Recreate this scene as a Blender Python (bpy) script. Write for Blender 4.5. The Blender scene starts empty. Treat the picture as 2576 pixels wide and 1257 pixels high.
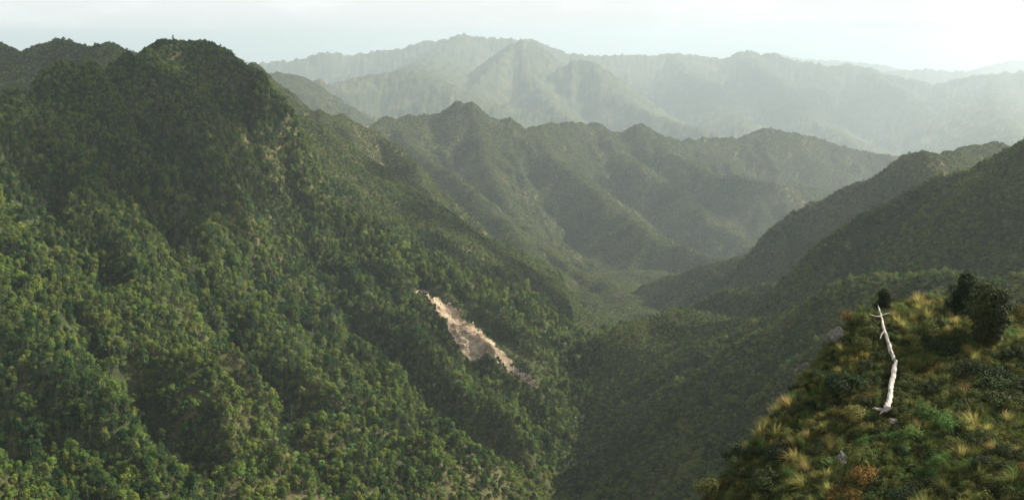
import bpy, math, random
import numpy as np
from mathutils import Vector, Matrix

random.seed(7)
RNG = np.random.default_rng(7)
sc = bpy.context.scene
COL = sc.collection
R_ = math.radians

# ------------------------------------------------------------------ camera
W, H, F = 2576.0, 1257.0, 2762.0          # the photograph's proportions; F = focal length in the same units (about 50 degrees wide)
PITCH = math.atan((H / 2 - 90) / F)       # eye level lies near the top of the picture
cam = bpy.data.cameras.new('camera')
cam.sensor_width = 36.0
cam.lens = 36.0 * F / W
cam.clip_start, cam.clip_end = 0.5, 120000
camo = bpy.data.objects.new('camera', cam); COL.objects.link(camo)
camo.rotation_euler = (R_(90) - PITCH, 0, 0)
sc.camera = camo

# ------------------------------------------------------------------ sun, sky, exposure
SUN_AZ, SUN_EL = R_(75), R_(37)           # azimuth to the right of the view direction (+Y)
SUN = np.array([math.sin(SUN_AZ) * math.cos(SUN_EL), math.cos(SUN_AZ) * math.cos(SUN_EL), math.sin(SUN_EL)])
sl = bpy.data.lights.new('sun', 'SUN'); sl.energy = 5.0; sl.angle = R_(0.6); sl.color = (1.0, 0.93, 0.80)
so = bpy.data.objects.new('sun', sl); COL.objects.link(so)
so.rotation_euler = Vector(SUN).to_track_quat('Z', 'Y').to_euler()

wd = bpy.data.worlds.new('World'); sc.world = wd; wd.use_nodes = True
nt = wd.node_tree; nt.nodes.clear()
def N(nt, t, **k):
    n = nt.nodes.new(t)
    for a, v in k.items():
        if a.startswith('i_'):
            n.inputs[a[2:].replace('_', ' ')].default_value = v
        else:
            setattr(n, a, v)
    return n
def ramp(nt, stops, interp='LINEAR'):
    n = nt.nodes.new('ShaderNodeValToRGB'); r = n.color_ramp; r.interpolation = interp
    while len(r.elements) < len(stops): r.elements.new(0.5)
    for e, (p, c) in zip(r.elements, stops):
        e.position = p; e.color = c if len(c) == 4 else (*c, 1)
    return n
sky = N(nt, 'ShaderNodeTexSky', sky_type='NISHITA', sun_disc=False, sun_elevation=SUN_EL, sun_rotation=SUN_AZ,
        altitude=700, air_density=1.0, dust_density=3.0, ozone_density=1.0)
tc = N(nt, 'ShaderNodeTexCoord')
mp = N(nt, 'ShaderNodeMapping'); mp.inputs['Scale'].default_value = (1, 1, 3.4)
nz = N(nt, 'ShaderNodeTexNoise', i_Scale=9.0, i_Detail=6.0, i_Roughness=0.55)
cr = ramp(nt, [(0.45, (0, 0, 0)), (0.70, (1, 1, 1))])
thin = N(nt, 'ShaderNodeMix', data_type='RGBA')      # a thin pale veil of high cloud over the sky
bw = N(nt, 'ShaderNodeRGBToBW')
veil = N(nt, 'ShaderNodeMix', data_type='RGBA'); veil.inputs[0].default_value = 0.93
cl = N(nt, 'ShaderNodeMath', operation='MULTIPLY_ADD'); cl.inputs[1].default_value = 0.16; cl.inputs[2].default_value = 0.96
vm = N(nt, 'ShaderNodeVectorMath', operation='SCALE')
tint = N(nt, 'ShaderNodeMix', data_type='RGBA', blend_type='MULTIPLY'); tint.inputs[0].default_value = 1.0
tint.inputs[7].default_value = (0.92, 0.925, 0.92, 1)
bg = N(nt, 'ShaderNodeBackground'); bg.inputs['Strength'].default_value = 0.15
ow = N(nt, 'ShaderNodeOutputWorld')
L = nt.links.new
L(tc.outputs['Generated'], mp.inputs['Vector']); L(mp.outputs[0], nz.inputs['Vector']); L(nz.outputs[0], cr.inputs[0])
L(sky.outputs[0], bw.inputs[0])
L(sky.outputs[0], veil.inputs[6]); tint.inputs[6].default_value = (3.18, 3.26, 3.28, 1); L(tint.outputs[2], veil.inputs[7])
L(cr.outputs[0], cl.inputs[0]); L(veil.outputs[2], vm.inputs[0]); L(cl.outputs[0], vm.inputs['Scale'])
L(vm.outputs[0], bg.inputs['Color']); L(bg.outputs[0], ow.inputs['Surface'])

vs = sc.view_settings
vs.view_transform = 'Standard'; vs.look = 'None'; vs.gamma = 1.0; vs.exposure = 1.15; vs.use_curve_mapping = False
sc.cycles.use_denoising = True
sc.cycles.max_bounces = 5; sc.cycles.diffuse_bounces = 2; sc.cycles.glossy_bounces = 1
sc.cycles.transmission_bounces = 3; sc.cycles.transparent_max_bounces = 24; sc.cycles.volume_bounces = 2
sc.cycles.use_adaptive_sampling = False; sc.cycles.adaptive_threshold = 0.015
sc.cycles.sample_clamp_indirect = 4.0

# ------------------------------------------------------------------ small helpers
CP, SP = math.cos(PITCH), math.sin(PITCH)
def pt(x, y, r):
    """the point in direction (x, y) of the photograph at horizontal distance r metres"""
    a, b = (x - W / 2) / F, (H / 2 - y) / F
    d = np.array([a, CP + b * SP, -SP + b * CP])
    return d * (r / math.hypot(d[0], d[1]))
def to_px(P):
    """photograph coordinates of points (n,3)"""
    f = P[..., 1] * CP - P[..., 2] * SP
    u = P[..., 1] * SP + P[..., 2] * CP
    return W / 2 + F * P[..., 0] / f, H / 2 - F * u / f
def perlin(x, y, seed=0):
    xi = np.floor(x); yi = np.floor(y); fx = x - xi; fy = y - yi
    xi = xi.astype(np.int64); yi = yi.astype(np.int64)
    def g(ix, iy, dx, dy):
        h = (ix * 374761393 + iy * 668265263 + seed * 1274126177) & 0xffffffff
        h = ((h ^ (h >> 13)) * 1103515245) & 0xffffffff
        h = h ^ (h >> 16)
        a = (h & 0xffff) * (2 * math.pi / 65536)
        return np.cos(a) * dx + np.sin(a) * dy
    u = fx * fx * fx * (fx * (fx * 6 - 15) + 10); v = fy * fy * fy * (fy * (fy * 6 - 15) + 10)
    a = g(xi, yi, fx, fy); b = g(xi + 1, yi, fx - 1, fy); c = g(xi, yi + 1, fx, fy - 1); d = g(xi + 1, yi + 1, fx - 1, fy - 1)
    return ((a + (b - a) * u) + ((c + (d - c) * u) - (a + (b - a) * u)) * v) * 1.5
def fbm(x, y, scale, octs, seed=0, ridged=False, gain=0.5):
    s = 0; a = 1.0; f = 1.0 / scale
    for i in range(octs):
        n = perlin(x * f + 17.3 * i, y * f - 9.1 * i, seed + i)
        s = s + a * ((1 - 2 * np.abs(n)) if ridged else n)
        a *= gain; f *= 2.03
    return s
def smax(a, b, k):
    h = np.clip(0.5 + 0.5 * (a - b) / k, 0, 1)
    return b + (a - b) * h + k * h * (1 - h)
def sstep(a, b, x):
    t = np.clip((x - a) / (b - a), 0, 1); return t * t * (3 - 2 * t)
def new_mesh(name, V, Fc, mat=None, smooth=False):
    me = bpy.data.meshes.new(name); me.from_pydata([tuple(v) for v in V], [], [tuple(f) for f in Fc])
    if mat: me.materials.append(mat)
    if smooth: me.polygons.foreach_set('use_smooth', [True] * len(me.polygons))
    me.update(); return me
def big_mesh(name, V, Q, mat=None, smooth=True):
    """V (n,3) float, Q (m,k) int: fast path"""
    me = bpy.data.meshes.new(name); k = Q.shape[1]
    me.vertices.add(len(V)); me.vertices.foreach_set('co', np.ascontiguousarray(V, dtype=np.float32).ravel())
    me.loops.add(Q.size); me.loops.foreach_set('vertex_index', np.ascontiguousarray(Q, dtype=np.int32).ravel())
    me.polygons.add(len(Q)); me.polygons.foreach_set('loop_start', np.arange(0, Q.size, k, dtype=np.int32))
    if smooth: me.polygons.foreach_set('use_smooth', np.ones(len(Q), dtype=bool))
    if mat: me.materials.append(mat)
    me.update(calc_edges=True); me.validate(); return me
def obj(name, me, parent=None, loc=None):
    o = bpy.data.objects.new(name, me); COL.objects.link(o)
    if loc is not None: o.location = loc
    if parent: o.parent = parent
    return o
def tag(o, label=None, cat=None, group=None, kind=None):
    if label: o['label'] = label
    if cat: o['category'] = cat
    if group: o['group'] = group
    if kind: o['kind'] = kind
    return o
def mat_new(name):
    m = bpy.data.materials.new(name); m.use_nodes = True; m.node_tree.nodes.clear(); return m, m.node_tree

# ------------------------------------------------------------------ terrain: crest lines (x, y in the photograph, distance in metres)
# each: points, slope of the sides, crest roundness w, height of plants on the crest, spacing of side spurs (0 = none)
RID = []
def far(r): return r if r < 1200 else 1200 + (r - 1200) * 3.0
def ridge(p, slope, w=6, top=0, sp=0, cut=None):
    P = np.array([pt(x, y, far(r)) for x, y, r in p]); P[:, 2] -= top
    k = far(p[0][2]) / p[0][2]; w *= k; sp *= k
    RID.append((P, np.broadcast_to(np.array(slope, float), (len(P),)), w, sp, cut))
# main mountain on the left: shoulder, summit, cliff edge, long spur down to the gorge
ridge([(-420, 330, 760), (-200, 280, 830), (0, 236, 900), (110, 196, 960), (200, 172, 1000), (330, 152, 1070), (400, 112, 1130), (440, 106, 1150),
       (525, 101, 1180), (558, 117, 1180)], [1.2, 1.2, 1.2, 1.2, 1.25, 1.3, 1.4, 1.5, 1.7, 2.4], 10, 4, 70)
ridge([(558, 117, 1180), (600, 152, 1175), (640, 176, 1170), (690, 240, 1160), (728, 342, 1130), (745, 422, 1100), (764, 480, 1075)], 2.4, 14, 3, 0)
ridge([(764, 480, 1075), (800, 514, 1065), (900, 566, 1050), (1000, 618, 1030), (1100, 686, 1005), (1200, 768, 972), (1280, 838, 940), (1350, 900, 908),
       (1390, 966, 880), (1422, 1036, 848), (1442, 1090, 815), (1452, 1140, 790)], [1.6, 1.2, 1, .8, .68, .62, .62, .7, .8, .95, 1, 1], 7, 5, 60)
# buttresses of the cliff and spurs of the wooded face that come down towards the viewer
ridge([(505, 140, 1160), (520, 260, 1100), (560, 380, 1055), (600, 470, 1025), (650, 560, 995), (720, 640, 965)], [2.2, 2, 1.7, 1.5, 1.2, 1.1], 12, 5, 45)
ridge([(640, 200, 1155), (655, 330, 1105), (680, 440, 1070), (720, 540, 1040), (800, 620, 1015)], [2.2, 2, 1.7, 1.3, 1.1], 8, 5, 45)
ridge([(300, 190, 1060), (320, 290, 1005), (330, 400, 955), (420, 470, 900), (500, 565, 850), (600, 705, 780), (700, 840, 720), (800, 960, 665), (880, 1060, 625)], 1.35, 4, 5, 45)
ridge([(520, 470, 1000), (580, 590, 930), (680, 720, 865), (790, 850, 795), (900, 960, 730), (1000, 1060, 680)], 1.3, 4, 5, 40)
ridge([(650, 600, 990), (720, 680, 940), (800, 770, 885), (900, 870, 825), (1000, 960, 772), (1080, 1040, 730), (1150, 1090, 702)], 1.25, 4, 5, 40)
ridge([(800, 620, 1010), (920, 730, 945), (1020, 830, 890), (1130, 925, 835), (1230, 1005, 787), (1310, 1085, 748)], 1.2, 4, 5, 40)
ridge([(120, 330, 890), (200, 440, 820), (270, 555, 760), (330, 640, 715), (390, 760, 660), (430, 850, 625)], 1.4, 4, 5, 40)
ridge([(-250, 330, 830), (-100, 450, 770), (0, 560, 715), (130, 645, 660), (230, 705, 630), (340, 795, 592), (450, 865, 574), (640, 965, 565), (800, 1045, 568), (920, 1100, 580)], 1.3, 5, 5, 45)
ridge([(-100, 600, 650), (0, 690, 600), (90, 790, 545), (180, 880, 505), (260, 960, 480)], 1.3, 4, 5, 40)
ridge([(-500, 780, 340), (-200, 850, 370), (0, 925, 400), (300, 1010, 430), (600, 1050, 470), (900, 1095, 525), (1150, 1105, 585), (1300, 1195, 640), (1430, 1268, 680)], 0.95, 9, 5, 45)
ridge([(-300, 1120, 330), (0, 1150, 345), (200, 1215, 365), (380, 1290, 380)], 0.8, 12, 5, 40)
# back ridge, top left
ridge([(-300, 120, 1400), (-60, 110, 1400), (0, 112, 1380), (60, 128, 1380), (85, 124, 1370), (150, 104, 1350), (200, 106, 1350), (270, 112, 1340), (330, 130, 1320), (400, 160, 1300)], 0.6, 20, 5, 90)
# ridge behind the cliff
ridge([(520, 150, 1560), (640, 164, 1510), (665, 184, 1490), (720, 234, 1480), (800, 274, 1480), (860, 290, 1500), (930, 316, 1520), (1000, 374, 1500), (1040, 412, 1480), (1064, 464, 1455), (1110, 530, 1410), (1160, 590, 1370)], 1.4, 10, 3, 80)
ridge([(665, 184, 1490), (700, 262, 1440), (750, 350, 1400), (830, 450, 1370), (930, 545, 1330), (1040, 610, 1290), (1160, 680, 1230), (1300, 762, 1150), (1420, 862, 1070), (1500, 937, 1010)], 1.35, 6, 3, 60)
ridge([(800, 274, 1480), (812, 350, 1440), (860, 430, 1410), (940, 510, 1380), (1040, 580, 1350)], 1.3, 8, 3, 60)
# middle ridge with the horned peak
ridge([(880, 345, 1850), (930, 328, 1900), (975, 298, 1950), (1060, 294, 2000), (1110, 290, 2000), (1126, 280, 2000), (1150, 266, 2000), (1163, 276, 2000), (1188, 267, 2000), (1204, 275, 2000), (1214, 290, 2000), (1280, 302, 2010), (1330, 325, 2020), (1420, 311, 2150), (1500, 314, 2200),
       (1578, 334, 2200), (1600, 319, 2200), (1622, 320, 2200), (1645, 337, 2200), (1700, 354, 2250), (1760, 353, 2300), (1850, 350, 2350), (1930, 328, 2400), (2050, 347, 2450), (2150, 377, 2450), (2260, 398, 2450), (2400, 420, 2450)], 0.8, 10, 3, 100)
ridge([(980, 302, 1950), (1050, 386, 1850), (1130, 432, 1780), (1200, 492, 1700), (1260, 552, 1620), (1310, 612, 1550), (1400, 690, 1480)], 1.0, 8, 3, 70)
ridge([(1200, 284, 2000), (1212, 352, 1930), (1235, 432, 1850), (1275, 512, 1750), (1345, 602, 1650), (1440, 680, 1550), (1560, 730, 1450)], 1.0, 8, 3, 70)
ridge([(1330, 326, 2020), (1380, 382, 1960), (1440, 432, 1900), (1490, 474, 1850), (1560, 532, 1780), (1640, 592, 1700), (1760, 642, 1650), (1850, 664, 1620)], 0.95, 8, 3, 70)
ridge([(1500, 316, 2200), (1560, 382, 2100), (1620, 432, 2020), (1720, 492, 1960), (1800, 562, 1880), (1900, 622, 1830)], 0.9, 8, 3, 80)
ridge([(1650, 347, 2200), (1700, 392, 2130), (1760, 427, 2080), (1850, 442, 2050), (1950, 464, 2050), (2060, 480, 2100), (2180, 496, 2150)], 0.75, 12, 3, 80)
ridge([(1930, 328, 2400), (2000, 382, 2380), (2100, 422, 2400), (2230, 444, 2450)], 0.5, 16, 3, 90)
ridge([(1118, 288, 1990), (1134, 272, 1990), (1146, 259, 1990), (1160, 262, 1990), (1168, 268, 1990), (1186, 260, 1990), (1204, 264, 1990), (1213, 288, 1990)], 2.6, 3, 0, 0)
ridge([(1580, 334, 2190), (1596, 318, 2190), (1612, 314, 2190), (1628, 320, 2190), (1646, 338, 2190)], 1.5, 6, 0, 0)
ridge([(2262, 410, 1305), (2284, 386, 1305), (2300, 380, 1305), (2322, 382, 1305), (2340, 396, 1305)], 1.5, 8, 0, 0)
# right hand hill with the knob, its nearer ridge, and the spur with the hump in the valley
ridge([(1640, 716, 1450), (1800, 664, 1400), (1950, 604, 1380), (2100, 544, 1350), (2170, 500, 1340), (2200, 473, 1330), (2250, 418, 1320), (2285, 388, 1312), (2305, 384, 1310), (2330, 386, 1312), (2350, 398, 1350), (2450, 369, 1450), (2500, 365, 1480), (2576, 382, 1500), (2800, 400, 1500)], 1.05, 10, 2, 90)
ridge([(1700, 780, 1180), (1850, 730, 1160), (2000, 690, 1130), (2200, 610, 1090), (2350, 520, 1040), (2430, 452, 1000), (2500, 398, 960), (2545, 372, 930), (2576, 351, 900), (2700, 300, 850), (2950, 260, 800)], 1.0, 12, 2, 80)
ridge([(3000, 540, 420), (2700, 580, 470), (2576, 603, 500), (2400, 643, 560), (2200, 693, 640), (2115, 712, 680), (2050, 760, 720), (1980, 800, 790), (1850, 803, 880), (1740, 788, 960), (1650, 828, 965), (1565, 902, 930), (1510, 1000, 880), (1478, 1080, 840)], 1.1, 10, 2, 60)
ridge([(1590, 862, 935), (1650, 815, 945), (1720, 789, 950), (1790, 786, 945), (1860, 800, 905), (1930, 802, 850)], 0.85, 40, 2, 0)
# far ranges
ridge([(200, 190, 5600), (420, 175, 5600), (620, 160, 5500), (700, 156, 5500), (760, 149, 5500), (820, 133, 5500), (880, 141, 5500), (940, 131, 5500), (1030, 123, 5500), (1060, 107, 5500), (1130, 101, 5500), (1165, 87, 5500), (1210, 97, 5500), (1270, 98, 5500),
       (1330, 101, 5500), (1370, 116, 5500), (1430, 136, 5500), (1500, 143, 5600), (1560, 139, 5700), (1640, 141, 5800), (1700, 134, 5900), (1760, 141, 6000), (1850, 152, 6000)], 0.5, 30, 0, 420)
ridge([(1130, 290, 3600), (1180, 232, 3900), (1250, 160, 4300), (1290, 113, 4600), (1310, 106, 4600), (1335, 108, 4650), (1370, 150, 4500), (1400, 200, 4350)], 0.75, 20, 0, 260)
ridge([(1400, 215, 4200), (1430, 165, 4300), (1455, 148, 4300), (1478, 152, 4300), (1520, 212, 4100), (1600, 272, 3850), (1700, 312, 3600), (1800, 335, 3400)], 0.7, 20, 0, 260)
ridge([(1310, 106, 4600), (1330, 190, 4200), (1380, 260, 3800), (1420, 300, 3500)], 0.7, 20, 0, 260)
ridge([(780, 250, 3500), (860, 212, 3600), (940, 190, 3700), (1020, 183, 3700), (1080, 205, 3600), (1150, 250, 3400)], 0.45, 60, 0, 260)
ridge([(1020, 183, 3700), (1060, 160, 4500), (1100, 140, 5000), (1165, 90, 5500)], 0.45, 40, 0, 300)
ridge([(640, 200, 2500), (700, 186, 2550), (745, 192, 2600), (762, 224, 2600), (790, 240, 2650), (860, 270, 2650), (930, 290, 2700)], 0.7, 16, 0, 150)
ridge([(778, 216, 3000), (788, 200, 3000), (802, 199, 3000), (818, 222, 3000)], 1.6, 10, 0, 0)
ridge([(1640, 240, 5000), (1700, 215, 5400), (1760, 180, 5800), (1820, 153, 6000), (1868, 132, 6000), (1880, 126, 6000), (1894, 138, 6000), (1918, 138, 6000), (1934, 132, 6000), (1990, 153, 5900), (2050, 158, 5900), (2085, 171, 5900), (2130, 160, 6000), (2180, 171, 6000), (2240, 190, 5900), (2330, 210, 5600)], 0.5, 20, 0, 420)
ridge([(1880, 130, 6000), (1930, 200, 5300), (1990, 260, 4700), (2070, 315, 4200), (2140, 352, 3800)], 0.55, 20, 0, 300)
ridge([(2180, 172, 6000), (2250, 222, 5300), (2330, 282, 4700), (2400, 332, 4200), (2450, 360, 3800)], 0.55, 20, 0, 300)
ridge([(1700, 134, 5900), (1740, 200, 5200), (1800, 260, 4600), (1870, 310, 4000)], 0.55, 20, 0, 300)
ridge([(2340, 215, 5600), (2430, 195, 5600), (2520, 185, 5500), (2600, 180, 5400), (2800, 170, 5400)], 0.5, 30, 0, 350)
ridge([(2520, 185, 5500), (2500, 240, 4700), (2520, 300, 4000), (2560, 350, 3500)], 0.55, 20, 0, 300)
ridge([(560, 156, 8500), (640, 158, 8500), (700, 152, 8500), (780, 158, 8500)], 0.4, 60, 0, 0)
ridge([(1780, 160, 9500), (1850, 146, 9500), (1900, 130, 9500), (1960, 128, 9500), (2020, 138, 9500), (2100, 142, 9500), (2200, 151, 9500), (2270, 166, 9500)], 0.45, 40, 0, 500)
ridge([(2200, 186, 7500), (2270, 176, 7500), (2330, 172, 7500), (2400, 180, 7500), (2460, 178, 8000), (2500, 164, 8500), (2576, 148, 9000), (2800, 138, 9000)], 0.45, 40, 0, 500)

def sub_spurs(P, slope, w, sp, depth, rng):
    """side spurs that leave a crest and run down its flanks"""
    out = []
    seg = np.diff(P, axis=0); ln = np.hypot(seg[:, 0], seg[:, 1]); cum = np.concatenate([[0], np.cumsum(ln)])
    s = sp * rng.uniform(0.2, 0.8); side = rng.choice([-1, 1])
    while s < cum[-1] - sp * 0.1:
        i = min(np.searchsorted(cum, s, side='right') - 1, len(ln) - 1); t = (s - cum[i]) / ln[i]
        p = P[i] + seg[i] * t; d = seg[i][:2] / ln[i]; slp = slope[i] + (slope[i + 1] - slope[i]) * t
        if seg[i][2] > 0: d = -d
        for sd in (side, -side):
            if rng.random() < 0.8:
                n = np.array([-d[1], d[0]]) * sd; a = rng.uniform(0.1, 0.75)
                v = n + d * a; v /= np.hypot(*v)
                ll = sp * (rng.uniform(0.4, 2.4) if sp > 230 else rng.uniform(0.7, 1.7))
                v2 = v + rng.normal(0, 0.25, 2); v2 /= np.hypot(*v2)
                sl2 = slp * rng.uniform(0.5, 0.68)
                p0 = p - np.array([0, 0, w * 0.3])
                p1 = p0 + np.array([v[0] * ll * .5, v[1] * ll * .5, -sl2 * ll * .45])
                p2 = p1 + np.array([v2[0] * ll * .6, v2[1] * ll * .6, -sl2 * ll * .65])
                Q = np.array([p0, p1, p2]); q = np.full(3, slp * 1.2); out.append((Q, q, w * 0.4))
                if depth > 0: out += sub_spurs(Q, q, w * 0.4, sp * 0.42, depth - 1, rng)
        s += sp * (rng.uniform(0.45, 2.1) if sp > 230 else rng.uniform(0.7, 1.35)); side = -side
    return out

# foreground hill: a smooth surface through points seen on it
GP = [(2170, 790, 74), (2225, 768, 77), (2300, 764, 79), (2400, 762, 80), (2500, 770, 80), (2576, 815, 80), (2760, 890, 78),
      (2110, 850, 72), (2040, 948, 69.5), (1975, 1020, 67.5), (1885, 1148, 64.5), (1780, 1276, 62), (1690, 1400, 59),
      (2225, 900, 70.5), (2235, 1030, 65), (2300, 1257, 57), (2000, 1257, 58.5), (2576, 1257, 55), (2576, 1010, 66), (2400, 1000, 66.5), (2800, 1257, 54), (2400, 870, 72.5), (2800, 1060, 64)]
GQ = np.array([pt(*q) for q in GP])
def tps_fit(P):
    n = len(P); d = np.hypot(P[:, None, 0] - P[None, :, 0], P[:, None, 1] - P[None, :, 1])
    K = np.where(d > 0, d * d * np.log(np.maximum(d, 1e-9)), 0) + np.eye(n) * 4.0
    A = np.zeros((n + 3, n + 3)); A[:n, :n] = K; A[:n, n] = 1; A[:n, n + 1:] = P[:, :2]; A[n, :n] = 1; A[n + 1:, :n] = P[:, :2].T
    return np.linalg.solve(A, np.concatenate([P[:, 2], [0, 0, 0]]))
GW = tps_fit(GQ)
hull = np.array([pt(*q)[:2] for q in [(1690, 1400, 58)] + [GP[i] for i in (11, 10, 9, 8, 7, 0, 1, 2, 3, 4, 5)] + [(2800, 900, 79), (3300, 920, 75)]])
hull = np.vstack([hull, [[70, 30], [40, 20], [-5, 35]]])
def seg_dist(X, Y, a, b):
    d = b - a; l2 = d @ d; t = np.clip(((X - a[0]) * d[0] + (Y - a[1]) * d[1]) / l2, 0, 1)
    return np.hypot(X - a[0] - t * d[0], Y - a[1] - t * d[1]), t
def inside(X, Y, poly):
    c = np.zeros(X.shape, bool); j = len(poly) - 1
    for i in range(len(poly)):
        xi, yi = poly[i]; xj, yj = poly[j]
        c ^= ((yi > Y) != (yj > Y)) & (X < (xj - xi) * (Y - yi) / (yj - yi + 1e-12) + xi); j = i
    return c
def near_hill(X, Y):
    z = GW[-3] + GW[-2] * X + GW[-1] * Y
    for (gx, gy, _), wt in zip(GQ, GW):
        d2 = (X - gx) ** 2 + (Y - gy) ** 2; z = z + wt * 0.5 * d2 * np.log(np.maximum(d2, 1e-9))
    dm = np.full(X.shape, 1e9)
    for i in range(len(hull)): dm = np.minimum(dm, seg_dist(X, Y, hull[i], hull[(i + 1) % len(hull)])[0])
    ins = inside(X, Y, hull); out = np.where(ins, 0, dm)
    z = np.clip(z, -45, -10) - 1.0 * out - np.minimum(out, 5) ** 2 * 0.06
    z = z + fbm(X, Y, 5.0, 4, 91) * 0.35 + fbm(X, Y, 14, 2, 95) * 0.35
    return z, ins | (dm < 1.2)

def terrain(X, Y):
    r = np.hypot(X, Y)
    wx = fbm(X, Y, 160, 3, 5) * np.minimum(14, r * 0.012); wy = fbm(X, Y, 160, 3, 15) * np.minimum(14, r * 0.012)
    h = np.interp(r, [0, 600, 900, 1900, 3600, 8000, 18000, 28000, 70000], [-300, -330, -345, -460, -700, -1000, -1350, -1500, -1520])
    h = h + fbm(X, Y, 400, 3, 33) * np.minimum(10, r * 0.004)
    rng = np.random.default_rng(11)
    allr = []
    for P, s, w, sp, cut in RID:
        allr.append((P, s, w, True))
        if sp: allr += [(Q, a, b, False) for Q, a, b in sub_spurs(P, s, w, sp, 1, rng)]
    Xw, Yw = X + wx * 0.5, Y + wy * 0.5
    for P, s, w, main in allr:
        rad = min((P[:, 2].max() + 1540) / s.min(), np.hypot(*P[:, :2].mean(0)) * 0.22 + 160) + 1
        if not main: rad = min(rad, 3.5 * np.hypot(*(P[-1] - P[0])[:2]) + 30)
        lo, hi = P[:, :2].min(0) - rad, P[:, :2].max(0) + rad
        idx = np.nonzero((X > lo[0]) & (X < hi[0]) & (Y > lo[1]) & (Y < hi[1]))[0]
        if not len(idx): continue
        # crests stay where they were measured, flanks wander
        x, y = (X[idx], Y[idx]) if main else (Xw[idx], Yw[idx])
        best = np.full(len(idx), -1e9)
        for i in range(len(P) - 1):
            d, t = seg_dist(x, y, P[i, :2], P[i + 1, :2])
            zc = P[i, 2] + (P[i + 1, 2] - P[i, 2]) * t
            best = np.maximum(best, zc - (s[i] + (s[i + 1] - s[i]) * t) * (np.sqrt(d * d + w * w) - w))
        k = np.clip(0.0035 * r[idx], 2, 14)
        h[idx] = smax(h[idx], best, k)
    amp = np.interp(r, [300, 1000, 4500, 14000], [0.7, 1.0, 2.6, 5.0])
    h = h + amp * (fbm(X + wx, Y + wy, 110, 4, 50, True) * 5.5 - 3.6) + np.minimum(amp, 1.3) * fbm(X, Y, 26, 3, 70) * 0.9
    # gullies that run down the wooded face
    face = sstep(40, -40, X - (r - 700) * 0.25 - 30) * sstep(330, 420, r) * sstep(1150, 1060, r)
    uu, vv = X * .58 - Y * .81 + wx * 1.5, X * .81 + Y * .58 + wy * 1.5
    gl = (1 - 2 * np.abs(perlin(uu / 260, vv / 62, 400))) + .5 * (1 - 2 * np.abs(perlin(uu / 120, vv / 29, 401)))
    h = h + face * gl * 12.5 - face * 6
    h = h - sstep(700, 120, r) * 60
    g, ins = near_hill(X, Y)
    return np.where(r < 140, np.maximum(h, g), h)

AZ = np.radians(np.concatenate([np.arange(-46, -28, 0.4), np.arange(-28, 28, 0.062), np.arange(28, 46.1, 0.4)]))
def rows(a, b, st): return np.exp(np.arange(math.log(a), math.log(b), st))
RR = np.concatenate([rows(34, 50, .02), rows(50, 90, .0055), rows(90, 380, .02), rows(380, 5000, .0054), rows(5000, 19000, .009), rows(19000, 68000, .03), [70000]])
GA, GR = np.meshgrid(AZ, RR, indexing='xy')           # rows = distance
TX, TY = (GR * np.sin(GA)), (GR * np.cos(GA))
TZ = terrain(TX.ravel(), TY.ravel()).reshape(TX.shape)
LOGR = np.log(RR)
def z_at(X, Y):
    a = np.arctan2(X, Y); r = np.log(np.hypot(X, Y))
    ia = np.clip(np.searchsorted(AZ, a) - 1, 0, len(AZ) - 2); ir = np.clip(np.searchsorted(LOGR, r) - 1, 0, len(RR) - 2)
    u = np.clip((a - AZ[ia]) / (AZ[ia + 1] - AZ[ia]), 0, 1); v = np.clip((r - LOGR[ir]) / (LOGR[ir + 1] - LOGR[ir]), 0, 1)
    return (TZ[ir, ia] * (1 - u) + TZ[ir, ia + 1] * u) * (1 - v) + (TZ[ir + 1, ia] * (1 - u) + TZ[ir + 1, ia + 1] * u) * v
nr, na = TX.shape
ii = (np.arange(nr - 1)[:, None] * na + np.arange(na - 1)[None, :]).ravel()
Q = np.stack([ii, ii + 1, ii + na + 1, ii + na], 1)

def hit(x, y, dh=0.0, r0=0.0):
    """where the line of sight through (x, y) of the photograph meets the land (raised by dh)"""
    p = pt(x, y, 1.0); ca = np.clip(np.searchsorted(AZ, math.atan2(p[0], p[1])), 1, na - 1)
    u = (math.atan2(p[0], p[1]) - AZ[ca - 1]) / (AZ[ca] - AZ[ca - 1])
    zz = TZ[:, ca - 1] * (1 - u) + TZ[:, ca] * u + dh
    f = zz - p[2] * RR; k = np.nonzero((f > 0) & (RR > r0))[0]
    k = k[0] if len(k) else len(RR) - 1
    if k and f[k - 1] < 0: t = -f[k - 1] / (f[k] - f[k - 1]); r = RR[k - 1] + t * (RR[k] - RR[k - 1])
    else: r = RR[k]
    return pt(x, y, r)
#MATERIALS
m, nt = mat_new('forest floor and scrub')
L = nt.links.new
ge = N(nt, 'ShaderNodeNewGeometry')
n1 = N(nt, 'ShaderNodeTexNoise', i_Scale=0.006, i_Detail=8.0, i_Roughness=0.62); L(ge.outputs['Position'], n1.inputs['Vector'])
n2 = N(nt, 'ShaderNodeTexNoise', i_Scale=0.09, i_Detail=6.0, i_Roughness=0.7); L(ge.outputs['Position'], n2.inputs['Vector'])
r1 = ramp(nt, [(0.36, (0.030, 0.042, 0.018)), (0.5, (0.050, 0.058, 0.024)), (0.64, (0.105, 0.095, 0.045))]); L(n1.outputs[0], r1.inputs[0])
r2 = ramp(nt, [(0.35, (0.55, 0.55, 0.55)), (0.65, (1.25, 1.25, 1.2))]); L(n2.outputs[0], r2.inputs[0])
mm = N(nt, 'ShaderNodeMix', data_type='RGBA', blend_type='MULTIPLY'); mm.inputs[0].default_value = 1; L(r1.outputs[0], mm.inputs[6]); L(r2.outputs[0], mm.inputs[7])
sx = N(nt, 'ShaderNodeSeparateXYZ'); L(ge.outputs['Normal'], sx.inputs[0])
st = N(nt, 'ShaderNodeMapRange'); st.inputs[1].default_value = 0.36; st.inputs[2].default_value = 0.26; L(sx.outputs['Z'], st.inputs[0])
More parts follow.
